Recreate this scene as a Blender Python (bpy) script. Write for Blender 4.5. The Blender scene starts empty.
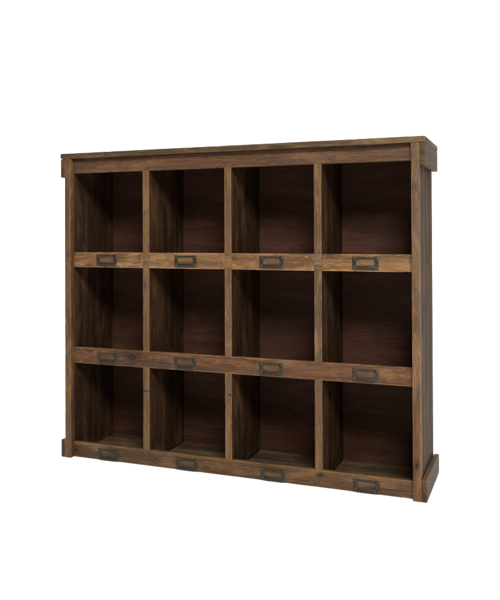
import bpy, bmesh, math, random
from mathutils import Vector, Matrix, noise

sc = bpy.context.scene
C = sc.collection
random.seed(7)

# ------------------------------------------------------------------ dimensions (metres)
W, H, D = 1.2, 1.047, 0.295
TP = 0.0233          # post width
OV = 0.0162          # how far caps and plinth stand out at the sides
TT = 0.0181          # top board
HB = 0.0829          # side cap height
BB = 0.0597          # plinth height
REC = 0.0191         # rails and dividers sit behind the post fronts
DT = 0.024           # divider thickness
BK = 0.287           # back panel front face
R1 = (0.6542, 0.7057)
R2 = (0.3232, 0.3775)
R3 = (0.0000, 0.0510)
Z0 = 0.9788
CW = (W - 2*TP - 3*DT)/4
DX = [TP + CW*(i+1) + DT*i for i in range(3)]
CX = [TP + CW*(i+.5) + DT*i for i in range(4)]

# ------------------------------------------------------------------ materials
def srgb(h):
    def f(c):
        c /= 255
        return c/12.92 if c <= .04045 else ((c+.055)/1.055)**2.4
    return tuple(f(x) for x in h)+(1,)

class NT:
    def __init__(s, m):
        s.t = m.node_tree; s.n = s.t.nodes; s.l = s.t.links
    def new(s, k, **kw):
        x = s.n.new(k)
        for a, b in kw.items(): setattr(x, a, b)
        return x
    def put(s, v, sock):
        if isinstance(v, bpy.types.NodeSocket): s.l.new(v, sock)
        else: sock.default_value = v
    def math(s, op, a, b=0.0, c=None, clamp=False):
        x = s.new('ShaderNodeMath', operation=op, use_clamp=clamp)
        s.put(a, x.inputs[0]); s.put(b, x.inputs[1])
        if c is not None: s.put(c, x.inputs[2])
        return x.outputs[0]
    def noise(s, vec, scale, detail=4, rough=.55, dist=0.0):
        x = s.new('ShaderNodeTexNoise'); s.put(vec, x.inputs['Vector'])
        x.inputs['Scale'].default_value = scale; x.inputs['Detail'].default_value = detail
        x.inputs['Roughness'].default_value = rough; x.inputs['Distortion'].default_value = dist
        return x.outputs['Fac']
    def ramp(s, fac, lo, hi, a=0.0, b=1.0):
        x = s.new('ShaderNodeMapRange', interpolation_type='SMOOTHSTEP'); s.put(fac, x.inputs[0])
        for i, v in zip((1, 2, 3, 4), (lo, hi, a, b)): x.inputs[i].default_value = v
        return x.outputs[0]
    def mix(s, f, a, b, mode='MIX'):
        x = s.new('ShaderNodeMix', data_type='RGBA', blend_type=mode)
        s.put(f, x.inputs[0]); s.put(a, x.inputs[6]); s.put(b, x.inputs[7])
        return x.outputs[2]
    def vscale(s, v, t):
        x = s.new('ShaderNodeVectorMath', operation='MULTIPLY'); s.put(v, x.inputs[0]); x.inputs[1].default_value = t
        return x.outputs[0]
    def vadd(s, a, b):
        x = s.new('ShaderNodeVectorMath', operation='ADD'); s.put(a, x.inputs[0]); s.put(b, x.inputs[1])
        return x.outputs[0]

WCACHE = {}
def wood(name, axis, dark, mid, light, edge=.55, grey=.25, rough=.6, knots=(), pale=0.0, spec=.22, calm=False):
    """reclaimed timber: grain runs along `axis`; obj.color shifts the pattern board by board"""
    if name in WCACHE: return WCACHE[name]
    m = bpy.data.materials.new(name); m.use_nodes = True
    N = NT(m); b = N.n['Principled BSDF']
    co = N.new('ShaderNodeTexCoord').outputs['Object']
    oi = N.new('ShaderNodeObjectInfo').outputs['Color']
    at = N.new('ShaderNodeAttribute', attribute_name='plank')       # a plank inside one part has its own offset
    seed = N.vadd(N.vscale(oi, (17, 23, 31)), N.vscale(at.outputs['Vector'], (13, 19, 29)))
    p = N.vadd(co, seed)
    def stretch(along, across):
        v = [across]*3; v[axis] = along
        return N.vscale(p, tuple(v))
    # a slow wander so the grain is not ruler straight
    wob = N.new('ShaderNodeTexNoise'); N.put(stretch(2.2, 6), wob.inputs['Vector']); wob.inputs['Scale'].default_value = 1
    wob.inputs['Detail'].default_value = 2
    ws = [.035]*3; ws[axis] = 0.0
    pw = N.vadd(p, N.vscale(wob.outputs['Color'], tuple(ws)))
    def wst(along, across):
        v = [across]*3; v[axis] = along
        return N.vscale(pw, tuple(v))
    fine = N.noise(wst(9, 420), 1, 5, .6)
    streak = N.noise(wst(3.2, 95), 1, 5, .62, .3)
    band = N.noise(wst(1.1, 26), 1, 3, .5, .4)
    blotch = N.noise(p, 7.5, 5, .6)
    blotch2 = N.noise(stretch(7, 22), 1, 4, .6, .5)
    g = N.math('ADD', N.math('MULTIPLY', streak, .5), N.math('MULTIPLY', band, .5))
    col = N.mix(N.ramp(g, .40, .62), dark, mid)
    col = N.mix(N.math('MULTIPLY', N.ramp(blotch2, .46, .72), .75), col, light)
    col = N.mix(N.math('MULTIPLY', N.ramp(fine, .46, .66), .6), col, dark)
    # short flecks and pores that follow the grain
    fl = N.noise(wst(45, 330), 1, 3, .6)
    pt = N.ramp(N.noise(stretch(4, 14), 1, 3, .5), .35, .65, .25, 1.0)      # flecks come in patches
    col = N.mix(N.math('MULTIPLY', N.math('MULTIPLY', N.ramp(fl, .52, .66), pt), .2 if calm else .5), col, tuple(c*.45 for c in dark[:3])+(1,))
    col = N.mix(N.math('MULTIPLY', N.math('MULTIPLY', N.ramp(fl, .46, .34), pt), .1 if calm else .24), col, tuple(min(1, c*1.5) for c in light[:3])+(1,))
    # grey film of age
    gm = N.math('MULTIPLY', N.ramp(blotch, .45, .68), grey)
    hs = N.new('ShaderNodeHueSaturation'); hs.inputs['Saturation'].default_value = .45; hs.inputs['Value'].default_value = .9
    N.put(col, hs.inputs['Color']); col = N.mix(gm, col, hs.outputs[0])
    # dark grime spots and drips
    gr = N.ramp(N.noise(stretch(30, 60), 1, 5, .7, .6), .60, .74)
    col = N.mix(N.math('MULTIPLY', gr, .6), col, tuple(c*.35 for c in dark[:3])+(1,))
    # long pores / cracks
    cr = N.ramp(N.noise(wst(1.6, 150), 1, 2, .5), .665, .70)
    col = N.mix(N.math('MULTIPLY', cr, .15 if calm else .55), col, tuple(c*.25 for c in dark[:3])+(1,))
    # pale scuffs
    sc1 = N.ramp(N.noise(stretch(38, 120), 1, 4, .65, 1.0), .655, .74)
    col = N.mix(N.math('MULTIPLY', sc1, .35+pale), col, tuple(min(1, c*2.1) for c in light[:3])+(1,))
    # knots
    kb = None
    for (kx, ky, kz, r, st, *kv) in knots:
        k = N.new('ShaderNodeVectorMath', operation='SUBTRACT'); N.put(co, k.inputs[0]); k.inputs[1].default_value = (kx, ky, kz)
        v = [1.0]*3; v[axis] = .6
        kk = N.vscale(k.outputs[0], kv[0] if kv else tuple(v))
        ln = N.new('ShaderNodeVectorMath', operation='LENGTH'); N.put(kk, ln.inputs[0])
        dd = N.math('ADD', ln.outputs['Value'], N.math('MULTIPLY', N.math('SUBTRACT', blotch2, .5), r*.7))
        core = N.ramp(dd, r*.45, r, 1, 0)
        halo = N.ramp(dd, r*.8, r*2.4, .5, 0)
        f = N.math('MULTIPLY', N.math('MAXIMUM', core, halo), st)
        col = N.mix(f, col, tuple(c*.3 for c in dark[:3])+(1,))
        kb = core if kb is None else N.math('MAXIMUM', kb, core)
    # worn arrises
    bv = N.new('ShaderNodeBevel', samples=4); bv.inputs['Radius'].default_value = .0042
    geo = N.new('ShaderNodeNewGeometry')
    dp = N.new('ShaderNodeVectorMath', operation='DOT_PRODUCT'); N.put(bv.outputs[0], dp.inputs[0]); N.put(geo.outputs['True Normal'], dp.inputs[1])
    em = N.ramp(dp.outputs['Value'], .93, .995, 1, 0)
    wn = N.ramp(N.noise(stretch(14, 30), 1, 5, .7), .36, .62)
    em = N.math('MULTIPLY', N.math('MULTIPLY', em, wn), edge)
    col = N.mix(em, col, tuple(min(1, c*1.75) for c in light[:3])+(1,))
    N.put(col, b.inputs['Base Color'])
    rg = N.math('ADD', N.math('MULTIPLY', streak, .25), rough-.12)
    N.put(rg, b.inputs['Roughness'])
    b.inputs['Specular IOR Level'].default_value = spec
    hgt = N.math('ADD', N.math('MULTIPLY', fine, .35), N.math('MULTIPLY', streak, .8))
    hgt = N.math('SUBTRACT', hgt, N.math('MULTIPLY', cr, .9))
    hgt = N.math('SUBTRACT', hgt, N.math('MULTIPLY', gr, .25))
    if kb is not None: hgt = N.math('SUBTRACT', hgt, N.math('MULTIPLY', kb, .8))
    bp = N.new('ShaderNodeBump'); bp.inputs['Strength'].default_value = .65; bp.inputs['Distance'].default_value = .0012
    N.put(hgt, bp.inputs['Height']); N.put(bp.outputs[0], b.inputs['Normal'])
    WCACHE[name] = m
    return m

def simple(name, col, rough, metal=0.0, var=.35, bump=.3, scale=180):
    m = bpy.data.materials.new(name); m.use_nodes = True
    N = NT(m); b = N.n['Principled BSDF']
    co = N.new('ShaderNodeTexCoord').outputs['Object']
    n = N.noise(co, scale, 5, .6)
    n2 = N.noise(co, scale*.25, 4, .6)
    c = N.mix(N.ramp(n, .35, .7), tuple(x*(1-var) for x in col[:3])+(1,), tuple(min(1, x*(1+var)) for x in col[:3])+(1,))
    c = N.mix(N.math('MULTIPLY', N.ramp(n2, .5, .7), .5), c, (col[0]*1.5, col[1]*1.15, col[2]*.8, 1))
    N.put(c, b.inputs['Base Color']); b.inputs['Metallic'].default_value = metal
    N.put(N.math('ADD', N.math('MULTIPLY', n, .3), rough-.15), b.inputs['Roughness'])
    bp = N.new('ShaderNodeBump'); bp.inputs['Strength'].default_value = bump; bp.inputs['Distance'].default_value = .0006
    N.put(n, bp.inputs['Height']); N.put(bp.outputs[0], b.inputs['Normal'])
    return m

X, Y, Z = 0, 1, 2
K = dict(
 rail1=dict(axis=X, dark=srgb((74,51,30)), mid=srgb((106,76,46)), light=srgb((140,104,64)), edge=.8, grey=.4,
            knots=[(.0812,REC,.660,.007,.6),(.62,REC,.69,.006,.5),(.93,REC,.70,.010,.55)], pale=.25),
 rail2=dict(axis=X, dark=srgb((58,37,22)), mid=srgb((88,58,34)), light=srgb((110,76,45)), edge=1, grey=.3,
            knots=[(.2523,REC,.3561,.013,1.0),(.69,REC,.365,.006,.5)]),
 rail3=dict(axis=X, dark=srgb((58,40,24)), mid=srgb((86,60,35)), light=srgb((108,79,48)), edge=.95, grey=.3,
            knots=[(.8979,REC,.0372,.007,1.0),(.0314,REC,.0227,.011,.8),(.52,REC,.02,.006,.5)]),
 railtop=dict(axis=X, dark=srgb((56,37,22)), mid=srgb((82,55,34)), light=srgb((96,70,44)), edge=.35, grey=.25),
 top=dict(axis=X, dark=srgb((52,39,26)), mid=srgb((78,60,40)), light=srgb((104,82,56)), edge=.7, grey=.3, spec=.15),
 post=dict(axis=Z, dark=srgb((62,42,25)), mid=srgb((90,62,37)), light=srgb((114,84,52)), edge=.6, grey=.35,
            knots=[(1.1884,0,.1023,.008,1.0),(1.187,0,.90,.006,.5),(.012,0,.70,.006,.5)]),
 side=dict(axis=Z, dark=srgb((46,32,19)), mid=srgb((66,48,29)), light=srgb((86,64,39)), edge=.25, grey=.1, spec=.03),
 cap=dict(axis=Y, dark=srgb((46,34,22)), mid=srgb((70,54,36)), light=srgb((94,73,49)), edge=.6, grey=.3, spec=.1),
 plinth=dict(axis=Y, dark=srgb((52,38,24)), mid=srgb((78,59,38)), light=srgb((104,80,52)), edge=.6, grey=.3, spec=.1),
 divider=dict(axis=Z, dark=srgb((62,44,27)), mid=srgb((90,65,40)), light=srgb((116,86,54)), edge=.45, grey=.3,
            knots=[(.2985,REC,.2462,.0022,1.0,(.06,.06,1)),(.7,REC,.86,.007,.5),(.30,REC,.60,.006,.5)]),
 joint=dict(axis=X, dark=srgb((66,48,30)), mid=srgb((94,70,44)), light=srgb((120,92,58)), edge=.1, grey=.5),
 stain_shade=dict(axis=Z, dark=srgb((34,22,14)), mid=srgb((56,38,25)), light=srgb((80,56,37)), edge=.15, grey=.15, spec=.1),  # inner faces: stain colour deepened to stand in for compartment shade
 back=dict(axis=X, dark=srgb((50,31,23)), mid=srgb((62,39,29)), light=srgb((74,47,35)), edge=.1, grey=.15, spec=.08, calm=True),
 shelf=dict(axis=X, dark=srgb((46,35,25)), mid=srgb((70,55,40)), light=srgb((94,76,56)), edge=.2, grey=.3, spec=.1),
)
def wm(k): return wood('reclaimed_wood_'+k, **K[k])
def bronze():
    m = simple('aged_bronze', (.011,.009,.006,1), .40, .3)
    N = NT(m); b = N.n['Principled BSDF']
    base = b.inputs['Base Color'].links[0].from_socket
    bv = N.new('ShaderNodeBevel', samples=4); bv.inputs['Radius'].default_value = .0012
    geo = N.new('ShaderNodeNewGeometry')
    dp = N.new('ShaderNodeVectorMath', operation='DOT_PRODUCT'); N.put(bv.outputs[0], dp.inputs[0]); N.put(geo.outputs['True Normal'], dp.inputs[1])
    co = N.new('ShaderNodeTexCoord').outputs['Object']
    e = N.math('MULTIPLY', N.ramp(dp.outputs['Value'], .80, .94, 1, 0), N.ramp(N.noise(co, 90, 4), .36, .52))
    N.put(N.mix(N.math('MULTIPLY', e, .75), base, (.36,.28,.17,1)), b.inputs['Base Color'])
    return m
M_METAL = bronze()
M_NAIL = simple('dark_iron', (.02,.018,.016,1), .6, .6)
M_HOLE = simple('bare_iron', (.012,.01,.009,1), .8, 0)

# ------------------------------------------------------------------ geometry
def axes_box(bm, x0, x1, y0, y1, z0, z1, axis, bev=.0018, step=.012, plank=(0,0,0), amp=.00022, chip=.0013, layer=None, seed=0.0, cuts=()):
    t = bmesh.new()
    bmesh.ops.create_cube(t, size=1)
    for v in t.verts:
        v.co = Vector((x0+(v.co.x+.5)*(x1-x0), y0+(v.co.y+.5)*(y1-y0), z0+(v.co.z+.5)*(z1-z0)))
    bmesh.ops.bevel(t, geom=list(t.edges), offset=bev, segments=2, profile=.6, affect='EDGES')
    lo, hi = ((x0,x1),(y0,y1),(z0,z1))[axis]
    n = max(1, int((hi-lo)/step)); nv = Vector((0,0,0)); nv[axis] = 1
    for q in [lo+(hi-lo)*i/n for i in range(1, n)]+[q for q in cuts if lo < q < hi]:
        c = Vector((0,0,0)); c[axis] = q
        bmesh.ops.bisect_plane(t, geom=list(t.verts)+list(t.edges)+list(t.faces), plane_co=c, plane_no=nv)
    cen = Vector(((x0+x1)/2, (y0+y1)/2, (z0+z1)/2)); half = ((x1-x0)/2, (y1-y0)/2, (z1-z0)/2)
    o = Vector((seed*3.7, seed*1.3, seed*2.1))
    for v in t.verts:
        d = v.co-cen
        near = sum(1 for a in range(3) if half[a]-abs(d[a]) < bev*1.3)
        q = v.co*26+o
        dis = Vector((noise.noise(q), noise.noise(q+Vector((9,0,0))), noise.noise(q+Vector((0,9,0)))))*amp
        dis[axis] *= .3
        if near >= 2:                      # an arris: worn, here and there knocked in
            w = noise.noise(v.co*55+o)+.5*noise.noise(v.co*130+o)
            k = max(0, w-.40)*chip*1.9
            for a in range(3):
                if a != axis and half[a]-abs(d[a]) < bev*1.3: dis[a] -= math.copysign(k, d[a])
        v.co += dis
    me = bpy.data.meshes.new('tmp'); 
    vm = {}
    for v in t.verts: vm[v] = bm.verts.new(v.co); vm[v][layer] = Vector(plank)
    for f in t.faces: bm.faces.new([vm[v] for v in f.verts])
    t.free(); bpy.data.meshes.remove(me)

def link(name, bm, m, parent=None, seed=None, smooth=False):
    bmesh.ops.recalc_face_normals(bm, faces=list(bm.faces))
    me = bpy.data.meshes.new(name); bm.to_mesh(me); bm.free()
    me.materials.append(m)
    o = bpy.data.objects.new(name, me); C.objects.link(o)
    if smooth:
        me.shade_smooth(); me.set_sharp_from_angle(angle=math.radians(35))
    if parent: o.parent = parent
    s = random.random() if seed is None else seed
    o.color = ((s*7.13) % 1, (s*3.71+.3) % 1, (s*5.37+.6) % 1, 1)
    return o

def board(name, boxes, mat, parent, axis=None, **kw):
    bm = bmesh.new(); lay = bm.verts.layers.float_vector.new('plank')
    ax = K[mat]['axis'] if axis is None else axis
    for i, b in enumerate(boxes):
        pl = (0,0,0) if len(b) == 6 else b[6]
        axes_box(bm, *b[:6], ax, plank=pl, layer=lay, seed=random.random()*9+i, **kw)
    return link(name, bm, wm(mat), parent, smooth=True)

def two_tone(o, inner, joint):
    """front edge is worn bare, the faces inside the compartments carry a dark stain with compartment shade painted in"""
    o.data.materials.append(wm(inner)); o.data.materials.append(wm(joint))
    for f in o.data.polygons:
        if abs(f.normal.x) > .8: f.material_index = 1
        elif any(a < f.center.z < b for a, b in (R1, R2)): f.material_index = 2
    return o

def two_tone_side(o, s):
    o.data.materials.append(wm('stain_shade'))  # inner face: stain with shade put into its colour
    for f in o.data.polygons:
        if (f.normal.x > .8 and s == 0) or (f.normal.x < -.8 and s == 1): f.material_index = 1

shelf_root = bpy.data.objects.new('pigeonhole_shelf', None); C.objects.link(shelf_root)
shelf_root.empty_display_size = .2
shelf_root['label'] = 'dark reclaimed wood pigeonhole shelf of twelve open compartments with small metal label holders'
shelf_root['category'] = 'shelf'
P = shelf_root

# top
board('top_board', [(-OV-.001, W+OV+.001, -.0015, D+.001, H-TT, H)], 'top', P, bev=.0038)
# side caps and plinth blocks
for s in (0, 1):
    a, b = ((-OV-.0006, -.0004), (W+.0004, W+OV+.0006))[s]
    board('side_cap', [(a, b, .0006, D-.001, H-HB, H-TT-.0006)], 'cap', P, bev=.003, chip=.0016)
for s in (0, 1):
    a, b = ((-OV, -.0004), (W+.0004, W+OV))[s]
    board('plinth_block', [(a, b, .0008, D+.0005, 0, BB)], 'plinth', P, bev=.0022, chip=.002)
# posts
PY = .024
for s in (0, 1):
    a = 0 if s == 0 else W-TP
    o = board('front_post', [(a, a+TP, 0, PY, 0, H-TT-.0006)], 'post', P, chip=.0006)
# sides: a liner board inside, three planks with open joints outside
for s in (0, 1):
    a = .0012 if s == 0 else W-TP+.0012
    b = a+TP-.0024
    mid = (a+b)/2
    ia, ib, oa, ob = (mid, b, a, mid-.0002) if s == 0 else (a, mid, mid+.0002, b)
    j = [PY+.0006, .118, .205, D-.002]
    side = board('side_panel', [(oa+(.0003 if i == 1 else 0), ob-(.0003 if i == 1 else 0), j[i]+.0002, j[i+1]-.0002, 0.001, H-TT-.001, (i*.37+.2*s, i*.61, .1*i)) for i in range(3)]
          +[(ia, ib, PY+.0006, D-.002, .0013, H-TT-.0013, (.7, .2*s, .4))],
          'side', P, chip=.0006, bev=.0009)
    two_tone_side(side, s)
# back
board('back_panel', [(TP-.006, W-TP+.006, BK, BK+.0075, .002, H-TT-.001)], 'back', P, bev=.001, chip=.0, amp=.0005)

# dividers, run behind nothing: their fronts show between the rail pieces
for i, x in enumerate(DX):
    boxes = [(x, x+DT, REC+.0006, BK-.0005, .0124, H-TT-.001)]
    two_tone(board('divider', boxes, 'divider', P, cuts=(R1[0], R1[1], R2[0], R2[1])), 'stain_shade', 'joint')

# rails
def rail(name, zr, mat, segs, th=.018):
    g = .0003
    return board(name, [(a+g, b-g, REC, REC+th, zr[0], zr[1], (.013*k, .07*k, 0)) for k, (a, b) in enumerate(segs)], mat, P, chip=.0016, step=.009)
full = [(TP, W-TP)]
cells = [(TP, DX[0]), (DX[0]+DT, DX[1]), (DX[1]+DT, DX[2]), (DX[2]+DT, W-TP)]
top_rail = rail('top_rail', (Z0, H-TT-.0008), 'railtop', full)
r1 = rail('shelf_rail', R1, 'rail1', cells)
r2 = rail('shelf_rail', R2, 'rail2', full)
r3 = rail('base_rail', R3, 'rail3', full)
r1['label'] = 'pale golden scuffed front rail of the upper shelf'
r2['label'] = 'reddish brown front rail of the middle shelf with a knot by its left label holder'

# shelf boards behind the rails (the rails stand up as lips)
def shelf_board(zt, th, name='shelf_board'):
    g = .0005
    ym = .16
    bx = []
    for k, (a, b) in enumerate(cells):
        bx.append((a+g, b-g, REC+.0185, ym, zt-th, zt, (.3*k, .2, 0)))
        bx.append((a+g, b-g, ym+.0008, BK-.0005, zt-th, zt-.0004, (.3*k+.1, .6, 0)))
    return board(name, bx, 'shelf', P, chip=.0008, bev=.001)
shelf_board(R1[1]-.040, .011)
shelf_board(R2[1]-.040, .011)
shelf_board(.012, .011, 'bottom_board')
board('light_stop_slab', [(TP+.001, W-TP-.001, REC+.004, BK-.0008, .0004, .0065)], 'stain_shade', P, axis=X)  # hidden slab, added to block light leaking through the bottom board gaps
# ------------------------------------------------------------------ label holders
def frame_mesh(w, h, seed):
    """stamped card holder: two wide ears with rivets, thin top bar, rolled bottom lip"""
    bm = bmesh.new()
    def bx(x0, x1, y0, y1, z0, z1, bev=.0006):
        t = bmesh.new(); bmesh.ops.create_cube(t, size=1)
        for v in t.verts:
            v.co = Vector((x0+(v.co.x+.5)*(x1-x0), y0+(v.co.y+.5)*(y1-y0), z0+(v.co.z+.5)*(z1-z0)))
        bmesh.ops.bevel(t, geom=list(t.edges), offset=bev, segments=2, profile=.5, affect='EDGES')
        vm = {v: bm.verts.new(v.co) for v in t.verts}
        for f in t.faces: bm.faces.new([vm[v] for v in f.verts])
        t.free()
    e = .0115
    bx(-w/2, -w/2+e, -.0022, 0, -h/2, h/2)
    bx(w/2-e, w/2, -.0022, 0, -h/2, h/2)
    bx(-w/2+e-.001, w/2-e+.001, -.0030, -.0004, h/2-.0062, h/2-.0008)
    # rolled side folds that hold the card
    bx(-w/2+e-.0032, -w/2+e, -.0042, -.0018, -h/2+.003, h/2-.003)
    bx(w/2-e, w/2-e+.0032, -.0042, -.0018, -h/2+.003, h/2-.003)
    # bottom lip: a shallow gutter that bows outward
    n = 14; prof = []
    for k in range(9):
        a = math.radians(-20+k*25)
        prof.append((-.0034-.0034*math.sin(a), -h/2+.0062-.0056*math.cos(a)))
    rings = []
    for i in range(n+1):
        x = -w/2+e-.002+(w-2*e+.004)*i/n
        bow = 1+.25*math.sin(math.pi*i/n)
        rings.append([bm.verts.new((x, y*bow+.0006, z)) for y, z in prof])
    for i in range(n):
        for k in range(len(prof)):
            k2 = (k+1) % len(prof)
            bm.faces.new((rings[i][k], rings[i][k2], rings[i+1][k2], rings[i+1][k]))
    bm.faces.new(rings[0]); bm.faces.new(rings[-1][::-1])
    # rivets
    for sx in (-1, 1):
        for sz in (-1, 1):
            cx = sx*(w/2-.0048); cz = sz*(h/2-.0060)
            rs = []
            for rr, yy in ((.0027, -.0018), (.0024, -.0034), (.0014, -.0042)):
                rs.append([bm.verts.new((cx+rr*math.cos(q*math.tau/12), yy, cz+rr*math.sin(q*math.tau/12))) for q in range(12)])
            for a, b in zip(rs, rs[1:]):
                for q in range(12): bm.faces.new((a[q], a[(q+1) % 12], b[(q+1) % 12], b[q]))
            bm.faces.new(rs[-1])
    o = Vector((seed*5, seed, 0))
    for v in bm.verts:
        v.co += Vector((noise.noise(v.co*60+o), 0, noise.noise(v.co*60+o+Vector((4,4,4)))))*.0007
    return bm

HW, HH = .078, .038
dxs = [[-.003,-.001,-.001,-.002],[-.001,-.004,-.004,-.004],[.001,.000,.000,-.003]]
for r, (rl, zr, dz) in enumerate(((r1, R1, -.0012), (r2, R2, -.0035), (r3, R3, -.0052))):
    for i in range(4):
        o = link('label_holder', frame_mesh(HW, HH, r*4+i+.5), M_METAL, rl, smooth=True)
        o.location = (CX[i]+dxs[r][i], REC-.0002, (zr[0]+zr[1])/2+dz)
        o.rotation_euler = (0, random.uniform(-.018, .018), 0)

# ------------------------------------------------------------------ nails
def nail(x, y, z, r, parent, nrm=(0,-1,0), m=M_NAIL):
    bm = bmesh.new()
    rs = []
    for rr, dd in ((r, -.0006), (r, .0006), (r*.75, .0013), (r*.3, .0015)):
        rs.append([bm.verts.new((rr*math.cos(q*math.tau/14), -dd, rr*math.sin(q*math.tau/14)*.92)) for q in range(14)])
    for a, b in zip(rs, rs[1:]):
        for q in range(14): bm.faces.new((a[q], a[(q+1) % 14], b[(q+1) % 14], b[q]))
    bm.faces.new(rs[-1]); bm.faces.new(rs[0][::-1])
    o = link('nail', bm, m, parent, smooth=True); o.location = (x, y, z)
    if nrm[0]: o.rotation_euler = (0, 0, math.radians(90)*nrm[0])
    return o
nail(.2523, REC-.0003, .3561, .0042, r2)
nail(.8979, REC-.0003, .0372, .0030, r3)
dividers = [o for o in C.objects if o.name.startswith('divider')]
nail(.6055, REC+.0004, .2562, .0046, dividers[1])
caps = [o for o in C.objects if o.name.startswith('side_cap')]
for y in (.05, .24):
    nail(W+OV+.0001, y, H-.055, .002, caps[1], (1,0,0))

# ------------------------------------------------------------------ white studio sweep
bm = bmesh.new()
prof = [(-9, 0), (7, 0)]
for k in range(1, 13):
    a = math.radians(90*k/12); prof.append((7+3*math.sin(a), 3-3*math.cos(a)))
prof.append((10, 11))
vs = [[bm.verts.new((x, y, z)) for (y, z) in prof] for x in (-16, 16)]
for i in range(len(prof)-1): bm.faces.new((vs[0][i], vs[1][i], vs[1][i+1], vs[0][i+1]))
m = bpy.data.materials.new('white_paper'); m.use_nodes = True
N = NT(m); b = N.n['Principled BSDF']
co = N.new('ShaderNodeTexCoord').outputs['Object']
N.put(N.mix(N.noise(co, 3, 4), (.88,.88,.88,1), (.90,.90,.90,1)), b.inputs['Base Color']); b.inputs['Roughness'].default_value = .9
b.inputs['Specular IOR Level'].default_value = .1
fl = link('floor', bm, m, smooth=True); fl['kind'] = 'structure'; fl.location.z = -.0005

# ------------------------------------------------------------------ light
w = bpy.data.worlds.new('World'); sc.world = w; w.use_nodes = True
bg = w.node_tree.nodes['Background']; bg.inputs[0].default_value = (1, .99, .975, 1); bg.inputs[1].default_value = .10

def area(name, loc, target, size, power, col=(1,1,1)):
    l = bpy.data.lights.new(name, 'AREA'); l.shape = 'RECTANGLE'; l.size, l.size_y = size; l.energy = power; l.color = col
    o = bpy.data.objects.new(name, l); C.objects.link(o); o.location = loc
    o.rotation_euler = (Vector(target)-Vector(loc)).to_track_quat('-Z', 'Y').to_euler()
    return o
area('key_softbox', (2.3, -3.2, 3.3), (.6, 0, .5), (1.5, 1.1), 325, (1, .965, .90))
area('added_overhead_light', (-1, .8, 7), (-1, .8001, 0), (15, 9), 860, (1, .985, .95))  # unseen light, added so the floor washes out to white
area('added_backdrop_light', (-3, 4.6, 7.8), (-3, 9.5, 1.5), (18, 2), 1050)  # unseen light, added to overexpose the backdrop

# ------------------------------------------------------------------ camera
cam = bpy.data.cameras.new('camera'); co_ = bpy.data.objects.new('camera', cam); C.objects.link(co_); sc.camera = co_
rx, ry, rz = .00946, .00371, .38493
Mx = Matrix.Rotation(rz, 3, 'Z') @ Matrix.Rotation(rx, 3, 'X') @ Matrix.Rotation(ry, 3, 'Y')
right, fwd, up = Mx.col[0], Mx.col[1], Mx.col[2]
M4 = Matrix((( right.x, up.x, -fwd.x, 1.50482), (right.y, up.y, -fwd.y, -2.21524), (right.z, up.z, -fwd.z, .7701), (0,0,0,1)))
co_.matrix_world = M4
cam.sensor_fit = 'HORIZONTAL'; cam.sensor_width = 36; cam.lens = 757.73/500*36
cam.shift_x = (250-227.66)/500; cam.shift_y = -(300-225.84)/500
cam.clip_start = .05; cam.clip_end = 200
sc.render.resolution_x = 853; sc.render.resolution_y = 1024
sc.render.engine = 'CYCLES'
sc.view_settings.view_transform = 'Standard'; sc.view_settings.look = 'None'
sc.view_settings.exposure = 0; sc.view_settings.gamma = 1
